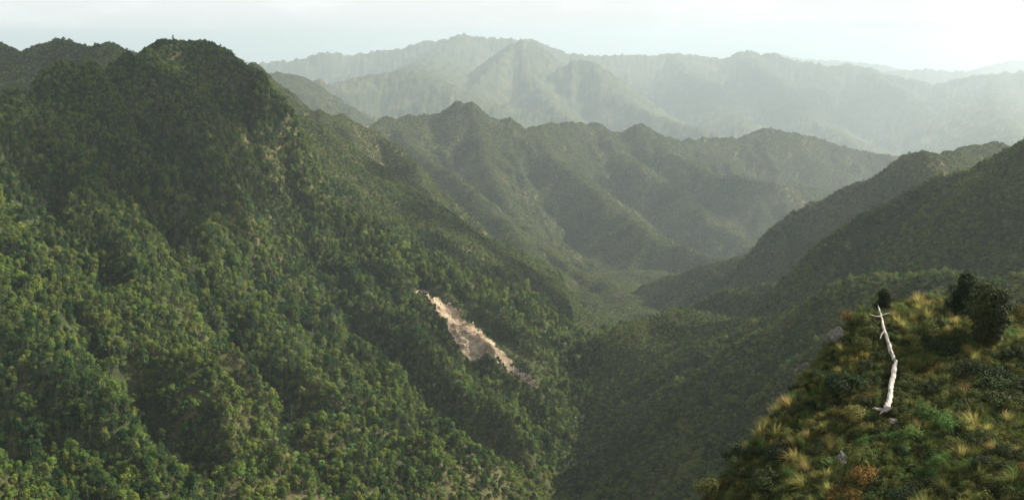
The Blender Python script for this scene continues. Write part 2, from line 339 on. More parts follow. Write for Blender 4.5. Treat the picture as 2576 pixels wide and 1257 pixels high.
mp = N(nt, 'ShaderNodeMapping'); mp.inputs['Scale'].default_value = (.25, .25, .03); L(ge.outputs['Position'], mp.inputs[0])
n3 = N(nt, 'ShaderNodeTexNoise', i_Scale=1.0, i_Detail=5.0); L(mp.outputs[0], n3.inputs['Vector'])
r3 = ramp(nt, [(0.35, (0.04, 0.036, 0.028)), (0.65, (0.17, 0.145, 0.115))]); L(n3.outputs[0], r3.inputs[0])
mk = N(nt, 'ShaderNodeMix', data_type='RGBA'); L(st.outputs[0], mk.inputs[0]); L(mm.outputs[2], mk.inputs[6]); L(r3.outputs[0], mk.inputs[7])
bs = N(nt, 'ShaderNodeBsdfPrincipled'); bs.inputs['Roughness'].default_value = 1.0; bs.inputs['Specular IOR Level'].default_value = 0.05
bp = N(nt, 'ShaderNodeBump'); bp.inputs['Strength'].default_value = 1.0; bp.inputs['Distance'].default_value = 6.0
L(n2.outputs[0], bp.inputs['Height']); L(bp.outputs[0], bs.inputs['Normal'])
L(mk.outputs[2], bs.inputs['Base Color'])
o_ = N(nt, 'ShaderNodeOutputMaterial'); L(bs.outputs[0], o_.inputs[0])
M_GROUND = m
terr = obj('ground', big_mesh('ground', np.stack([TX.ravel(), TY.ravel(), TZ.ravel()], 1), Q, M_GROUND))
tag(terr, kind='structure')

#PLANTS
def leaf_material(name, dark, light, trans=0.3, patch=60.0, var=0.6):
    m, nt = mat_new(name); L = nt.links.new
    oi = N(nt, 'ShaderNodeObjectInfo'); ge = N(nt, 'ShaderNodeNewGeometry')
    nz = N(nt, 'ShaderNodeTexNoise', i_Scale=1.0 / patch, i_Detail=3.0)
    L(ge.outputs['Position'], nz.inputs['Vector'])
    ad = N(nt, 'ShaderNodeMath', operation='MULTIPLY_ADD'); ad.inputs[1].default_value = var
    L(oi.outputs['Random'], ad.inputs[0]); L(nz.outputs[0], ad.inputs[2])
    sb = N(nt, 'ShaderNodeMath', operation='SUBTRACT'); sb.inputs[1].default_value = var / 2; L(ad.outputs[0], sb.inputs[0])
    rp = ramp(nt, [(0.28, dark), (0.5, tuple((a + b) / 2.2 for a, b in zip(dark, light))), (0.72, light)])
    L(sb.outputs[0], rp.inputs[0])
    hs = N(nt, 'ShaderNodeHueSaturation')
    mu = N(nt, 'ShaderNodeMath', operation='MULTIPLY'); mu.inputs[1].default_value = 7.31; L(oi.outputs['Random'], mu.inputs[0])
    fr = N(nt, 'ShaderNodeMath', operation='FRACT'); L(mu.outputs[0], fr.inputs[0])
    mr = N(nt, 'ShaderNodeMapRange'); mr.inputs[3].default_value = 0.475; mr.inputs[4].default_value = 0.525
    L(fr.outputs[0], mr.inputs[0]); L(mr.outputs[0], hs.inputs['Hue']); L(rp.outputs[0], hs.inputs['Color'])
    df = N(nt, 'ShaderNodeBsdfPrincipled'); df.inputs['Roughness'].default_value = 0.7; df.inputs['Specular IOR Level'].default_value = 0.1
    tr = N(nt, 'ShaderNodeBsdfTranslucent'); mx = N(nt, 'ShaderNodeMixShader'); mx.inputs[0].default_value = trans
    L(hs.outputs[0], df.inputs['Base Color']); L(hs.outputs[0], tr.inputs['Color'])
    L(df.outputs[0], mx.inputs[1]); L(tr.outputs[0], mx.inputs[2])
    o_ = N(nt, 'ShaderNodeOutputMaterial'); L(mx.outputs[0], o_.inputs[0]); return m
def bark_material(name, c0, c1, scale=6.0, grain=(1, 1, 0.15)):
    m, nt = mat_new(name); L = nt.links.new
    tc = N(nt, 'ShaderNodeTexCoord'); mp = N(nt, 'ShaderNodeMapping'); mp.inputs['Scale'].default_value = grain
    nz = N(nt, 'ShaderNodeTexNoise', i_Scale=scale, i_Detail=6.0, i_Roughness=0.65)
    L(tc.outputs['Object'], mp.inputs[0]); L(mp.outputs[0], nz.inputs['Vector'])
    rp = ramp(nt, [(0.35, c0), (0.65, c1)]); L(nz.outputs[0], rp.inputs[0])
    bs = N(nt, 'ShaderNodeBsdfPrincipled'); bs.inputs['Roughness'].default_value = 0.85; L(rp.outputs[0], bs.inputs['Base Color'])
    bp = N(nt, 'ShaderNodeBump'); bp.inputs['Strength'].default_value = 0.6; bp.inputs['Distance'].default_value = 0.03
    L(nz.outputs[0], bp.inputs['Height']); L(bp.outputs[0], bs.inputs['Normal'])
    o_ = N(nt, 'ShaderNodeOutputMaterial'); L(bs.outputs[0], o_.inputs[0]); return m
M_LEAF = leaf_material('broad leaves', (0.020, 0.050, 0.014), (0.148, 0.192, 0.034), 0.3)
M_CONIFER = leaf_material('conifer foliage', (0.022, 0.045, 0.016), (0.055, 0.085, 0.026), 0.2)
M_FERN = leaf_material('fern fronds', (0.045, 0.11, 0.022), (0.10, 0.19, 0.04), 0.4)
M_SCRUB = leaf_material('scrub leaves', (0.040, 0.066, 0.018), (0.140, 0.152, 0.042), 0.25)
M_BARK = bark_material('tree bark', (0.05, 0.04, 0.03), (0.16, 0.13, 0.10))

def unit(v): return v / np.maximum(np.linalg.norm(v, axis=-1, keepdims=True), 1e-9)
def leaf_cards(C, out, size, rng, asp=0.6, droop=0.0, up=0.15):
    """diamond shaped leaves at points C that look along 'out'"""
    n = len(C); nrm = unit(out + rng.normal(0, 0.36, (n, 3)) + np.array([0, 0, up]))
    t = unit(np.cross(nrm, rng.normal(0, 1, (n, 3)))); t[:, 2] -= droop; t = unit(t); b = unit(np.cross(nrm, t))
    sz = (size * rng.uniform(0.6, 1.4, n))[:, None]
    V = np.stack([C - t * sz, C - b * sz * asp + nrm * sz * .12, C + t * sz, C + b * sz * asp + nrm * sz * .12], 1).reshape(-1, 3)
    return V, np.arange(4 * n).reshape(n, 4)
def blob_points(rng, c, rad, n, low=-0.35):
    d = unit(rng.normal(0, 1, (int(n * 1.7), 3))); d = d[d[:, 2] > low][:n]
    r = rng.uniform(0.72, 1.05, (len(d), 1))
    return c + d * r * rad, d
def tube(path, rad, sides=6):
    path = np.array(path, float); V = []; Fc = []
    for i, p in enumerate(path):
        d = unit(path[min(i + 1, len(path) - 1)] - path[max(i - 1, 0)])
        a = unit(np.cross(d, [0.31, 0.95, 0.05])); b = np.cross(d, a)
        for k in range(sides):
            an = 2 * math.pi * k / sides; V.append(p + rad[i] * (a * math.cos(an) + b * math.sin(an)))
    for i in range(len(path) - 1):
        for k in range(sides):
            Fc.append((i * sides + k, i * sides + (k + 1) % sides, (i + 1) * sides + (k + 1) % sides, (i + 1) * sides + k))
    return np.array(V), np.array(Fc)
def merge(parts):
    V = []; Q = []; o = 0
    for v, q in parts: V.append(v); Q.append(q + o); o += len(v)
    return np.vstack(V), np.vstack(Q)
# forest trees: crown radius about 1, base at the origin; returned as (trunk, crown)
def broad_tree(rng, n=760, tall=2.3, nc=11, spread=.72):
    hz = tall; parts = []; tr = [tube([(0, 0, -.6), (.04, .02, hz * .45), (rng.normal(0, .1), rng.normal(0, .1), hz * .75)], [.10, .07, .03], 5)]
    for i in range(nc):
        a = rng.uniform(0, 6.28); rr = math.sqrt(rng.random()) * spread if i else 0
        c = np.array([math.cos(a) * rr, math.sin(a) * rr, hz * (0.78 - 0.30 * rr * rr) + rng.normal(0, .18)])
        rad = np.array([1, 1, .8]) * rng.uniform(.20, .50)
        P, d = blob_points(rng, c, rad, n // nc); parts.append(leaf_cards(P, d, 0.085, rng))
        if i: tr.append(tube([(0, 0, hz * rng.uniform(.3, .5)), c * [.6, .6, .86], c], [.045, .03, .012], 4))
    P, d = blob_points(rng, np.array([0, 0, hz * .45]), np.array([.72, .72, hz * .35]), n // 4, -1); parts.append(leaf_cards(P, d, 0.11, rng))
    return merge(tr), merge(parts)
def spire_tree(rng, n=640):
    hz = 3.3; tr = [tube([(0, 0, -.6), (0, 0, hz * .5), (0.03, 0, hz)], [.10, .07, .02], 5)]; parts = []
    for i in range(15):
        t = i / 14; z = hz * (0.28 + 0.72 * t); rr = (0.72 * (1 - t) ** .7 + .12) * rng.uniform(.7, 1.15); a = i * 2.4 + rng.normal(0, .4)
        c = np.array([math.cos(a) * rr * .6, math.sin(a) * rr * .6, z])
        P, d = blob_points(rng, c, np.array([.42, .42, .28]) * rng.uniform(.7, 1.1) * (1.1 - .5 * t), n // 15, -.8); parts.append(leaf_cards(P, d, .08, rng, .45))
        tr.append(tube([(0, 0, z - .1), c], [.03, .012], 4))
    return merge(tr), merge(parts)
def fern_tree(rng):
    hz = rng.uniform(1.5, 2.1); tr = tube([(0, 0, -.6), (.05, 0, hz * .5), (0, .04, hz)], [.09, .07, .06], 6); V = []; Q = []; o = 0
    for i in range(16):
        a = i * 2.399 + rng.normal(0, .15); el = rng.uniform(.1, .7); d = np.array([math.cos(a), math.sin(a), 0]); s = np.array([-d[1], d[0], 0])
        for k in range(4):
            t0, t1 = k / 4, (k + 1) / 4
            def pz(t): return np.array([0.02, 0.02, hz]) + d * t * 1.15 + np.array([0, 0, el * t * .9 - .95 * t * t])
            w0, w1 = .17 * (1 - t0 * .6) * (1 if k else .4), .17 * (1 - t1 * .85)
            V += [pz(t0) - s * w0, pz(t0) + s * w0, pz(t1) + s * w1, pz(t1) - s * w1]; Q.append([o, o + 1, o + 2, o + 3]); o += 4
    return tr, (np.array(V), np.array(Q))
def scrub_bush(rng, n=260, nc=6):
    parts = []; tr = tube([(0, 0, -.5), (0, 0, .4), (.05, .05, .9)], [.06, .05, .02], 4)
    for i in range(nc):
        a = rng.uniform(0, 6.28); rr = math.sqrt(rng.random()) * .7
        c = np.array([math.cos(a) * rr, math.sin(a) * rr, .75 - .3 * rr + rng.normal(0, .1)])
        P, d = blob_points(rng, c, np.array([.45, .45, .45]) * rng.uniform(.7, 1.15), n // nc, -.5); parts.append(leaf_cards(P, d, .12, rng))
    return tr, merge(parts)
KINDS = []       # (kind, trunk mesh, crown mesh, whole mesh)
def add_kind(kind, gen, mat):
    (tv, tq), (cv, cq) = gen
    tm = big_mesh('trunk', tv, tq, M_BARK, True); cm = big_mesh('crown', cv, cq, mat, False)
    V, Q = merge([(tv, tq), (cv, cq)]); wm = big_mesh(kind, V, Q, M_BARK, False); wm.materials.append(mat)
    wm.polygons.foreach_set('material_index', np.concatenate([np.zeros(len(tq), np.int32), np.ones(len(cq), np.int32)]))
    KINDS.append((kind, tm, cm, wm))
rg = np.random.default_rng(3)
for k in range(5): add_kind('broadleaf_tree', broad_tree(rg, tall=[1.9, 2.3, 3.3, 2.2, 3.7][k], nc=[11, 13, 15, 9, 17][k], spread=[.85, .75, .6, .95, .45][k]), M_LEAF)
for k in range(2): add_kind('conifer_tree', spire_tree(rg), M_CONIFER)
for k in range(2): add_kind('tree_fern', fern_tree(rg), M_FERN)
for k in range(4): add_kind('scrub_bush', scrub_bush(rg), M_SCRUB)

# where plants stand: only ground that can be seen from about the camera's place
ang = TZ / GR; hor = np.maximum.accumulate(ang, axis=0)
vis = (ang > np.vstack([np.full((1, na), -9), hor[:-1]]) - (9.0 / GR))
PXs, PYs = to_px(np.stack([TX, TY, TZ], -1))
vis &= (PXs > -230) & (PXs < W + 420) & (PYs < H + 200)
dR = np.gradient(RR)[:, None]; dA = GR * np.gradient(AZ)[None, :] * dR
gzr = np.gradient(TZ, axis=0) / dR; gza = np.gradient(TZ, axis=1) / (GR * np.gradient(AZ)[None, :]); SLOPE = np.hypot(gzr, gza)
def woods(X, Y, Z):
    """crown radius of the plants that grow at a place: tall forest on the left mountain, low scrub elsewhere"""
    r = np.hypot(X, Y); px = X / np.maximum(Y, 1) * F + W / 2
    forest = sstep(60, -60, X - (r - 700) * 0.25 - 20) * sstep(1400, 1300, r)
    crest = np.clip(fbm(X, Y, 120, 2, 201) * .35 + .85, .55, 1.25)
    base = np.where(r < 1250, 1.8, np.interp(r, [1250, 2000, 4500, 7000, 16000], [1.8, 2.4, 3.6, 5.0, 9.0]))
    return (base + forest * (np.interp(r, [350, 600, 900], [1.8, 2.15, 2.45]) - base)) * crest * np.where(r < 1250, np.interp(Z, [-110, -35], [1, .8]), 1), forest
RC, FOREST = woods(TX, TY, TZ)
dens = 1.0 / (1.32 * RC) ** 2 * np.where(GR > 5600, .14, 1.0)
dens = np.where((GR < 150) | (GR > 15000), 0, dens) * vis
cnt = RNG.poisson(np.clip(dens * dA * np.sqrt(1 + SLOPE ** 2) ** .6, 0, 30))
ri, ci = np.nonzero(cnt); rep = cnt[ri, ci]; ri = np.repeat(ri, rep); ci = np.repeat(ci, rep); n = len(ri)
rr_ = RR[ri] + RNG.uniform(-.5, .5, n) * dR[ri, 0]; aa_ = AZ[ci] + RNG.uniform(-.5, .5, n) * np.gradient(AZ)[ci]
FX, FY = rr_ * np.sin(aa_), rr_ * np.cos(aa_); FZ = z_at(FX, FY); FS = RC[ri, ci] * (.55 + .8 * RNG.random(n) ** 1.4); FF = FOREST[ri, ci]; SL = SLOPE[ri, ci]
keep = (SL < np.where(np.hypot(FX, FY) > 1500, 1.5, 2.0)) | (RNG.random(n) < np.where(np.hypot(FX, FY) > 1500, .4, .78))
FX, FY, FZ, FS, FF, SL = [a[keep] for a in (FX, FY, FZ, FS, FF, SL)]; n = len(FX)
SLIDE = np.array([(1036, 730), (1060, 733), (1087, 748), (1120, 762), (1152, 783), (1178, 810), (1208, 836), (1243, 865), (1276, 898), (1308, 930), (1341, 953), (1358, 985), (1330, 974), (1299, 954), (1273, 930), (1252, 908), (1222, 898), (1190, 918), (1162, 896), (1144, 866), (1126, 822), (1100, 792), (1092, 770)], float)
fpx, fpy = to_px(np.stack([FX, FY, FZ + FS], 1)); fpx0, fpy0 = to_px(np.stack([FX, FY, FZ], 1))
bare = (inside(fpx, fpy, SLIDE) | inside(fpx0, fpy0, SLIDE)) & (np.hypot(FX, FY) > 760) & (np.hypot(FX, FY) < 1080) & (RNG.random(n) > .07)
FX, FY, FZ, FS, FF, SL = [a[~bare] for a in (FX, FY, FZ, FS, FF, SL)]; n = len(FX)
fpx, fpy = to_px(np.stack([FX, FY, FZ + FS], 1)); fr_ = np.hypot(FX, FY)
rim = (inside(fpx - 22, fpy + 14, SLIDE) | inside(fpx - 10, fpy + 8, SLIDE) | inside(fpx - 36, fpy + 22, SLIDE)) & (fr_ > 780) & (fr_ < 1120); FS = np.where(rim, FS * .42, FS)
u = RNG.random(n); mix = fbm(FX, FY, 70, 2, 301)
kind = np.where(FF > .5, np.where(u < .17 + .12 * mix, 5 + RNG.integers(0, 2, n), np.where(u < .27 + .25 * mix, 7 + RNG.integers(0, 2, n), RNG.integers(0, 5, n))), 9 + RNG.integers(0, 4, n))
kind = np.where((FF <= .5) & (u < .16), RNG.choice([0, 1, 3], n), kind); kind = np.where((FF > .5) & (FZ > -65) & (np.hypot(FX, FY) < 1500) & ((kind >= 4) | (kind == 2)), RNG.choice([0, 1, 3], n), kind)
FS = np.where((kind >= 7) & (kind < 9), FS * .8, FS); FS = np.where((kind >= 5) & (kind < 7), FS * .95, FS)
FS = np.where((FF > .5) & (FZ < -90) & (RNG.random(n) < .07), FS * 1.55, FS)
FSF = np.interp(np.hypot(FX, FY), [4200, 7500], [1, .45])
kind = np.where((np.hypot(FX, FY) > 1700) & (kind < 9), 9, kind)
FROT = RNG.uniform(0, 6.28, n); FST = RNG.uniform(.8, 1.25, n)
print('PLANTS', n, 'r<1250', (np.hypot(FX, FY) < 1250).sum())
def instancer(name, sel, label, cat):
    me = bpy.data.meshes.new(name); me.vertices.add(len(sel))
    me.vertices.foreach_set('co', np.stack([FX[sel], FY[sel], FZ[sel]], 1).astype(np.float32).ravel())
    for nm, ty, val in (('kind', 'INT', kind[sel].astype(np.int32)), ('turn', 'FLOAT_VECTOR', np.stack([RNG.normal(0, .06, len(sel)), RNG.normal(0, .06, len(sel)), FROT[sel]], 1)),
                        ('size', 'FLOAT_VECTOR', np.stack([FS[sel], FS[sel], FS[sel] * FST[sel] * FSF[sel]], 1))):
        at = me.attributes.new(nm, ty, 'POINT'); at.data.foreach_set('value' if ty == 'INT' else 'vector', np.ascontiguousarray(val, dtype=np.int32 if ty == 'INT' else np.float32).ravel())
    o = obj(name, me); tag(o, label, cat, kind='stuff')
    md = o.modifiers.new('plants', 'NODES'); md.node_group = PLANT_NODES; return o
pc = bpy.data.collections.new('plant shapes')
for i, (k, tm, cm, wm) in enumerate(KINDS): pc.objects.link(bpy.data.objects.new('shape_%02d' % i, wm))
g = bpy.data.node_groups.new('plants', 'GeometryNodeTree'); PLANT_NODES = g
g.interface.new_socket('Geometry', in_out='INPUT', socket_type='NodeSocketGeometry'); g.interface.new_socket('Geometry', in_out='OUTPUT', socket_type='NodeSocketGeometry')
gi = N(g, 'NodeGroupInput'); go = N(g, 'NodeGroupOutput'); ip = N(g, 'GeometryNodeInstanceOnPoints'); ci_ = N(g, 'GeometryNodeCollectionInfo')
ci_.inputs[0].default_value = pc; ci_.inputs['Separate Children'].default_value = True; ci_.inputs['Reset Children'].default_value = True
ip.inputs['Pick Instance'].default_value = True
def named(nm, ty):
    a = N(g, 'GeometryNodeInputNamedAttribute', data_type=ty); a.inputs['Name'].default_value = nm; return a
ka, ra, sa = named('kind', 'INT'), named('turn', 'FLOAT_VECTOR'), named('size', 'FLOAT_VECTOR')
L = g.links.new
L(gi.outputs[0], ip.inputs['Points']); L(ci_.outputs[0], ip.inputs['Instance']); L(ka.outputs[0], ip.inputs['Instance Index'])
L(ra.outputs[0], ip.inputs['Rotation']); L(sa.outputs[0], ip.inputs['Scale']); L(ip.outputs[0], go.inputs[0])
# the trees that show largest stand as trees of their own
fr = np.hypot(FX, FY); fpx, fpy = to_px(np.stack([FX, FY, FZ + FS], 1))
app = np.where((FF > .5) & (fpx > 4) & (fpx < W - 4) & (fpy > 10) & (fpy < H - 4), FS * np.where((kind >= 7) & (kind < 9), .8, 1) / fr, 0)
own = np.zeros(n, bool); own[np.argsort(-app)[:300]] = True
TREE_WORDS = {'broadleaf_tree': 'rounded broadleaf tree', 'conifer_tree': 'tall narrow conifer tree', 'tree_fern': 'bright green tree fern'}
ONES = 'zeroth first second third fourth fifth sixth seventh eighth ninth tenth eleventh twelfth thirteenth fourteenth fifteenth sixteenth seventeenth eighteenth nineteenth'.split()
def ordinal(k):
    if k < 20: return ONES[k]
    t = ['twent', 'thirt', 'fort', 'fift', 'sixt', 'sevent', 'eight', 'ninet'][k // 10 - 2]
    return t + 'ieth' if k % 10 == 0 else t + 'y-' + ONES[k % 10]
def rank_labels(items, text, per_row, place):
    """items: (object, base label, point); gives each its place in rows counted up from the bottom of the photo"""
    kinds = {}
    for o, base, p in items:
        x, y = to_px(np.array(p, float)); kinds.setdefault(base, []).append((float(y), float(x), o))
    for base, lst in kinds.items():
        lst.sort(key=lambda t: -t[0])
        rows_ = [lst[i:i + per_row] for i in range(0, len(lst), per_row)]
        for ri, row in enumerate(rows_):
            for k, (y, x, o) in enumerate(sorted(row, key=lambda t: t[1])):
                o['label'] = '%s, %s from left, %s %s up %s' % (base, ordinal(k + 1), ordinal(ri + 1), text, place)
def place_words(x, y):
    if y > 1080: return ('in the forest at the bottom left corner' if x < 500 else 'in the forest along the middle of the bottom edge' if x < 1000 else 'on the lit spur at the bottom edge beside the gorge')
    if y > 850: return 'in the shaded forest on the lower left slope' if x < 600 else 'in the forest on the slope below the landslide'
    return 'in the forest on the left mountain face' if y > 400 else 'near the top of the left mountain'
TREES = []
for i in np.nonzero(own)[0]:
    kn, tm, cm, wm = KINDS[kind[i]]
    e = obj(kn, None, None, (FX[i], FY[i], FZ[i])); e.empty_display_size = .3
    e.rotation_euler = (0, 0, FROT[i]); e.scale = (FS[i], FS[i], FS[i] * FST[i])
    pl = place_words(fpx[i], fpy[i]); TREES.append((e, ('large ' if FS[i] > 3.5 else '') + TREE_WORDS[kn], (FX[i], FY[i], FZ[i] + FS[i]))); tag(e, ('large ' if FS[i] > 3.5 else '') + TREE_WORDS[kn] ,  'tree fern' if kn == 'tree_fern' else 'tree', kn.replace('_', ' ') + 's ' + pl)
    obj('trunk', tm, e); obj('crown', cm, e)
rank_labels(TREES, 'row', 24, 'the wooded slope')
sel = np.nonzero((FF > .5) & ~own)[0]; instancer('rainforest', sel, 'dense green rainforest covering the steep left mountain', 'forest')
sel = np.nonzero(FF <= .5)[0]; instancer('hill_scrub', sel, 'low dull green scrub covering the ridges and right hill', 'scrub')

for x, y, h_, k_, lab in [(2304, 386, 9, 5, 'lone tree standing on the rocky knob of the right hill'), (2376, 505, 11, 6, 'dark narrow conifer alone on the slope of the right hill'), (72, 124, 7, 0, 'small spreading tree on the dip of the far left skyline'),
        (236, 112, 8, 3, 'flat-topped tree on the skyline of the back left ridge'), (436, 110, 6, 5, 'dark tree standing up from the left summit'), (880, 300, 10, 6, 'conifer on the skyline of the ridge behind the cliff'),
        (1015, 640, 17, 3, 'large domed tree standing out on the crest of the long spur')]:
    p = hit(x, y, 0, 500); d_ = math.hypot(p[0], p[1])
    if d_ > 4000: continue
    kn, tm, cm, wm = KINDS[k_]; e = obj(kn, None, None, p); sz = h_ / F * d_; e.scale = (sz, sz, sz); e.rotation_euler = (0, 0, x); tag(e, lab, 'tree'); obj('trunk', tm, e); obj('crown', cm, e)
#LANDSLIDE: a bare scar of earth and broken rock
def rock_material(name, c0, c1, scale, bump=.05):
    m, nt = mat_new(name); L = nt.links.new
    tc = N(nt, 'ShaderNodeTexCoord')
    nz = N(nt, 'ShaderNodeTexNoise', i_Scale=scale, i_Detail=9.0, i_Roughness=0.68); L(tc.outputs['Object'], nz.inputs['Vector'])
    rp = ramp(nt, [(0.33, c0), (0.67, c1)]); L(nz.outputs[0], rp.inputs[0])
    bs = N(nt, 'ShaderNodeBsdfPrincipled'); bs.inputs['Roughness'].default_value = 0.95; bs.inputs['Specular IOR Level'].default_value = 0.15
    bp = N(nt, 'ShaderNodeBump'); bp.inputs['Strength'].default_value = 1.0; bp.inputs['Distance'].default_value = bump
    L(nz.outputs[0], bp.inputs['Height']); L(bp.outputs[0], bs.inputs['Normal']); L(rp.outputs[0], bs.inputs['Base Color'])
    o_ = N(nt, 'ShaderNodeOutputMaterial'); L(bs.outputs[0], o_.inputs[0]); return m
def scar_material():
    m, nt = mat_new('bare earth'); L = nt.links.new; tc = N(nt, 'ShaderNodeTexCoord')
    mp = N(nt, 'ShaderNodeMapping'); mp.inputs['Rotation'].default_value = (0, 0, R_(37)); mp.inputs['Scale'].default_value = (.05, .3, .1)
    n1 = N(nt, 'ShaderNodeTexNoise', i_Scale=1.0, i_Detail=8.0, i_Roughness=.65); n2 = N(nt, 'ShaderNodeTexNoise', i_Scale=.07, i_Detail=8.0, i_Roughness=.7)
    L(tc.outputs['Object'], mp.inputs[0]); L(mp.outputs[0], n1.inputs['Vector']); L(tc.outputs['Object'], n2.inputs['Vector'])
    r1 = ramp(nt, [(.3, (.12, .085, .055)), (.5, (.28, .215, .145)), (.7, (.43, .35, .25))]); L(n1.outputs[0], r1.inputs[0])
    r2 = ramp(nt, [(.38, (.35, .30, .25)), (.55, (1, 1, 1))]); L(n2.outputs[0], r2.inputs[0])
    mx = N(nt, 'ShaderNodeMix', data_type='RGBA', blend_type='MULTIPLY'); mx.inputs[0].default_value = 1; L(r1.outputs[0], mx.inputs[6]); L(r2.outputs[0], mx.inputs[7])
    bs = N(nt, 'ShaderNodeBsdfPrincipled'); bs.inputs['Roughness'].default_value = .95; bs.inputs['Specular IOR Level'].default_value = .1; L(mx.outputs[2], bs.inputs['Base Color'])
    bp = N(nt, 'ShaderNodeBump'); bp.inputs['Strength'].default_value = 1; bp.inputs['Distance'].default_value = 1.0; L(n1.outputs[0], bp.inputs['Height']); L(bp.outputs[0], bs.inputs['Normal'])
    o_ = N(nt, 'ShaderNodeOutputMaterial'); L(bs.outputs[0], o_.inputs[0]); return m
M_EARTH = scar_material()
M_EARTH0 = rock_material('dry earth', (0.22, 0.14, 0.075), (0.64, 0.46, 0.28), 0.25, .9)
M_ROCK = rock_material('grey rock', (0.04, 0.037, 0.032), (0.17, 0.155, 0.13), 2.2, .08)
M_PALE = rock_material('pale rock', (0.25, 0.20, 0.16), (0.50, 0.42, 0.35), 0.7, .3)
gx, gy = np.meshgrid(np.linspace(1015, 1385, 150), np.linspace(695, 1000, 130))
sin_ = inside(gx + 11 * perlin(gx / 15, gy / 15, 7) + 5 * perlin(gx / 5, gy / 5, 9), gy + 11 * perlin(gx / 15, gy / 15, 8) + 5 * perlin(gx / 5, gy / 5, 10), SLIDE)
gid = -np.ones(gx.shape, int); V = []
for i, j in zip(*np.nonzero(sin_)):
    p = hit(gx[i, j], gy[i, j], 0, 700)
    if np.hypot(p[0], p[1]) < 1090: gid[i, j] = len(V); V.append(p)
V = np.array(V)
su, sv = V[:, 0] * .8 + V[:, 1] * -.6, V[:, 0] * .6 + V[:, 1] * .8
V[:, 2] += 0.8 + fbm(V[:, 0], V[:, 1], 7, 4, 610, True) * .45 + (1 - 2 * np.abs(perlin(su / 40, sv / 7, 612))) * 1.0 + fbm(V[:, 0], V[:, 1], 26, 2, 611) * 1.0
Fq = []
for i in range(gid.shape[0] - 1):
    for j in range(gid.shape[1] - 1):
        q = (gid[i, j], gid[i + 1, j], gid[i + 1, j + 1], gid[i, j + 1])
        if min(q) >= 0 and np.ptp(np.hypot(V[list(q), 0], V[list(q), 1])) < 25: Fq.append(q)
SV = V
ls = obj('landslide_scar', big_mesh('landslide_scar', V, np.array(Fq), M_EARTH, True)); tag(ls, kind='structure')

def rock_mesh(name, rng, mat, sub=3, sx=1, sy=1, sz=.8, rough=.25, flat=5):
    """a broken boulder: a ball cut by planes and roughened"""
    import bmesh
    bm = bmesh.new(); bmesh.ops.create_icosphere(bm, subdivisions=sub, radius=1)
    P = np.array([v.co[:] for v in bm.verts]); d = unit(P)
    rad = np.ones(len(P))
    for k in range(flat * 2):
        nrm = unit(rng.normal(0, 1, 3)); c = rng.uniform(.42, .85); rad = np.minimum(rad, c / np.maximum(d @ nrm, 1e-3))
    rad = rad * (1 + rough * .5 * fbm(d[:, 0] * 3 + 5 * d[:, 2], d[:, 1] * 3 - 4 * d[:, 2], 1.5, 3, int(rng.integers(999))))
    P = d * rad[:, None] * [sx, sy, sz]
    for v, p in zip(bm.verts, P): v.co = p
    me = bpy.data.meshes.new(name); bm.to_mesh(me); bm.free(); me.materials.append(mat); return me
rg = np.random.default_rng(21)
BOULD = [rock_mesh('boulder', rg, M_PALE, 2, 1, .8, .7) for _ in range(4)]
# blocks strewn over the scar
sid = rg.choice(len(SV), 60, replace=False)
for i in sid:
    b_ = obj('boulder', BOULD[rg.integers(4)], None, SV[i] + [0, 0, .1]); sz = rg.uniform(.4, 1.3)
    b_.scale = (sz, sz, sz); b_.rotation_euler = rg.uniform(0, 6, 3)
    tag(b_, 'pale rock block on the landslide', 'boulder', 'blocks lying on the landslide')
# trunks brought down by the slide
for k in range(9):
    p = SV[rg.integers(len(SV))]; a_ = rg.uniform(-.5, .5) + .6; l_ = rg.uniform(5, 11); d_ = np.array([math.cos(a_), -math.sin(a_), -.45])
    o_ = obj('fallen_log', big_mesh('fallen_log', *tube([d_ * -l_ * .5, d_ * .1 + [0, 0, .2], d_ * l_ * .5], [.28, .24, .1], 6), M_PALE, True), None, p + [0, 0, .5])
    tag(o_, 'bare log on the landslide', 'log', 'logs on the landslide')
rank_labels([(o, 'bare fallen log on the landslide', tuple(o.location)) for o in COL.objects if o.name.startswith('fallen_log')], 'row', 5, 'the scar')
# stream bed rocks in the gorge
for k in range(14):
    x, y = rg.uniform(1442, 1466), rg.uniform(1048, 1095); p = hit(x, y, 3.0)
    b_ = obj('boulder', BOULD[rg.integers(4)], None, p); sz = rg.uniform(.5, 1.4); b_.scale = (sz, sz, sz); b_.rotation_euler = rg.uniform(0, 6, 3)
    tag(b_, 'pale boulder in the gorge stream bed', 'boulder', 'boulders in the gorge')

for tx_, pl_ in (('pale rock block on the landslide', 'the scar'), ('pale boulder in the gorge stream bed', 'the stream')): rank_labels([(o, tx_, tuple(o.location)) for o in COL.objects if o.get('label') == tx_], 'row', 10, pl_)
#NEAR HILL
M_TUSS = leaf_material('tussock blades', (0.075, 0.095, 0.022), (0.32, 0.28, 0.09), .45, 3.0, .8)
M_FLAX = leaf_material('sword leaves', (0.06, 0.12, 0.03), (0.14, 0.22, 0.06), .35, 3.0)
SHRUBM = {'olive': leaf_material('olive small leaves', (0.05, 0.065, 0.018), (0.13, 0.135, 0.035), .3, 4.0),
          'rusty': leaf_material('rusty small leaves', (0.065, 0.052, 0.014), (0.17, 0.12, 0.03), .3, 4.0),
          'bright green': leaf_material('green small leaves', (0.05, 0.095, 0.025), (0.10, 0.16, 0.04), .35, 4.0),
          'dark green': leaf_material('dark small leaves', (0.013, 0.022, 0.008), (0.036, 0.050, 0.014), .12, 4.0)}  # dark green leaves, lowered further so the backlit shade is in the colour
M_DEAD = bark_material('bleached dead wood', (0.085, 0.072, 0.06), (0.50, 0.455, 0.395), 7.0, (1, .13, .5))
M_TWIG = bark_material('grey twigs', (0.03, 0.022, 0.016), (0.09, 0.07, 0.055), 12.0)
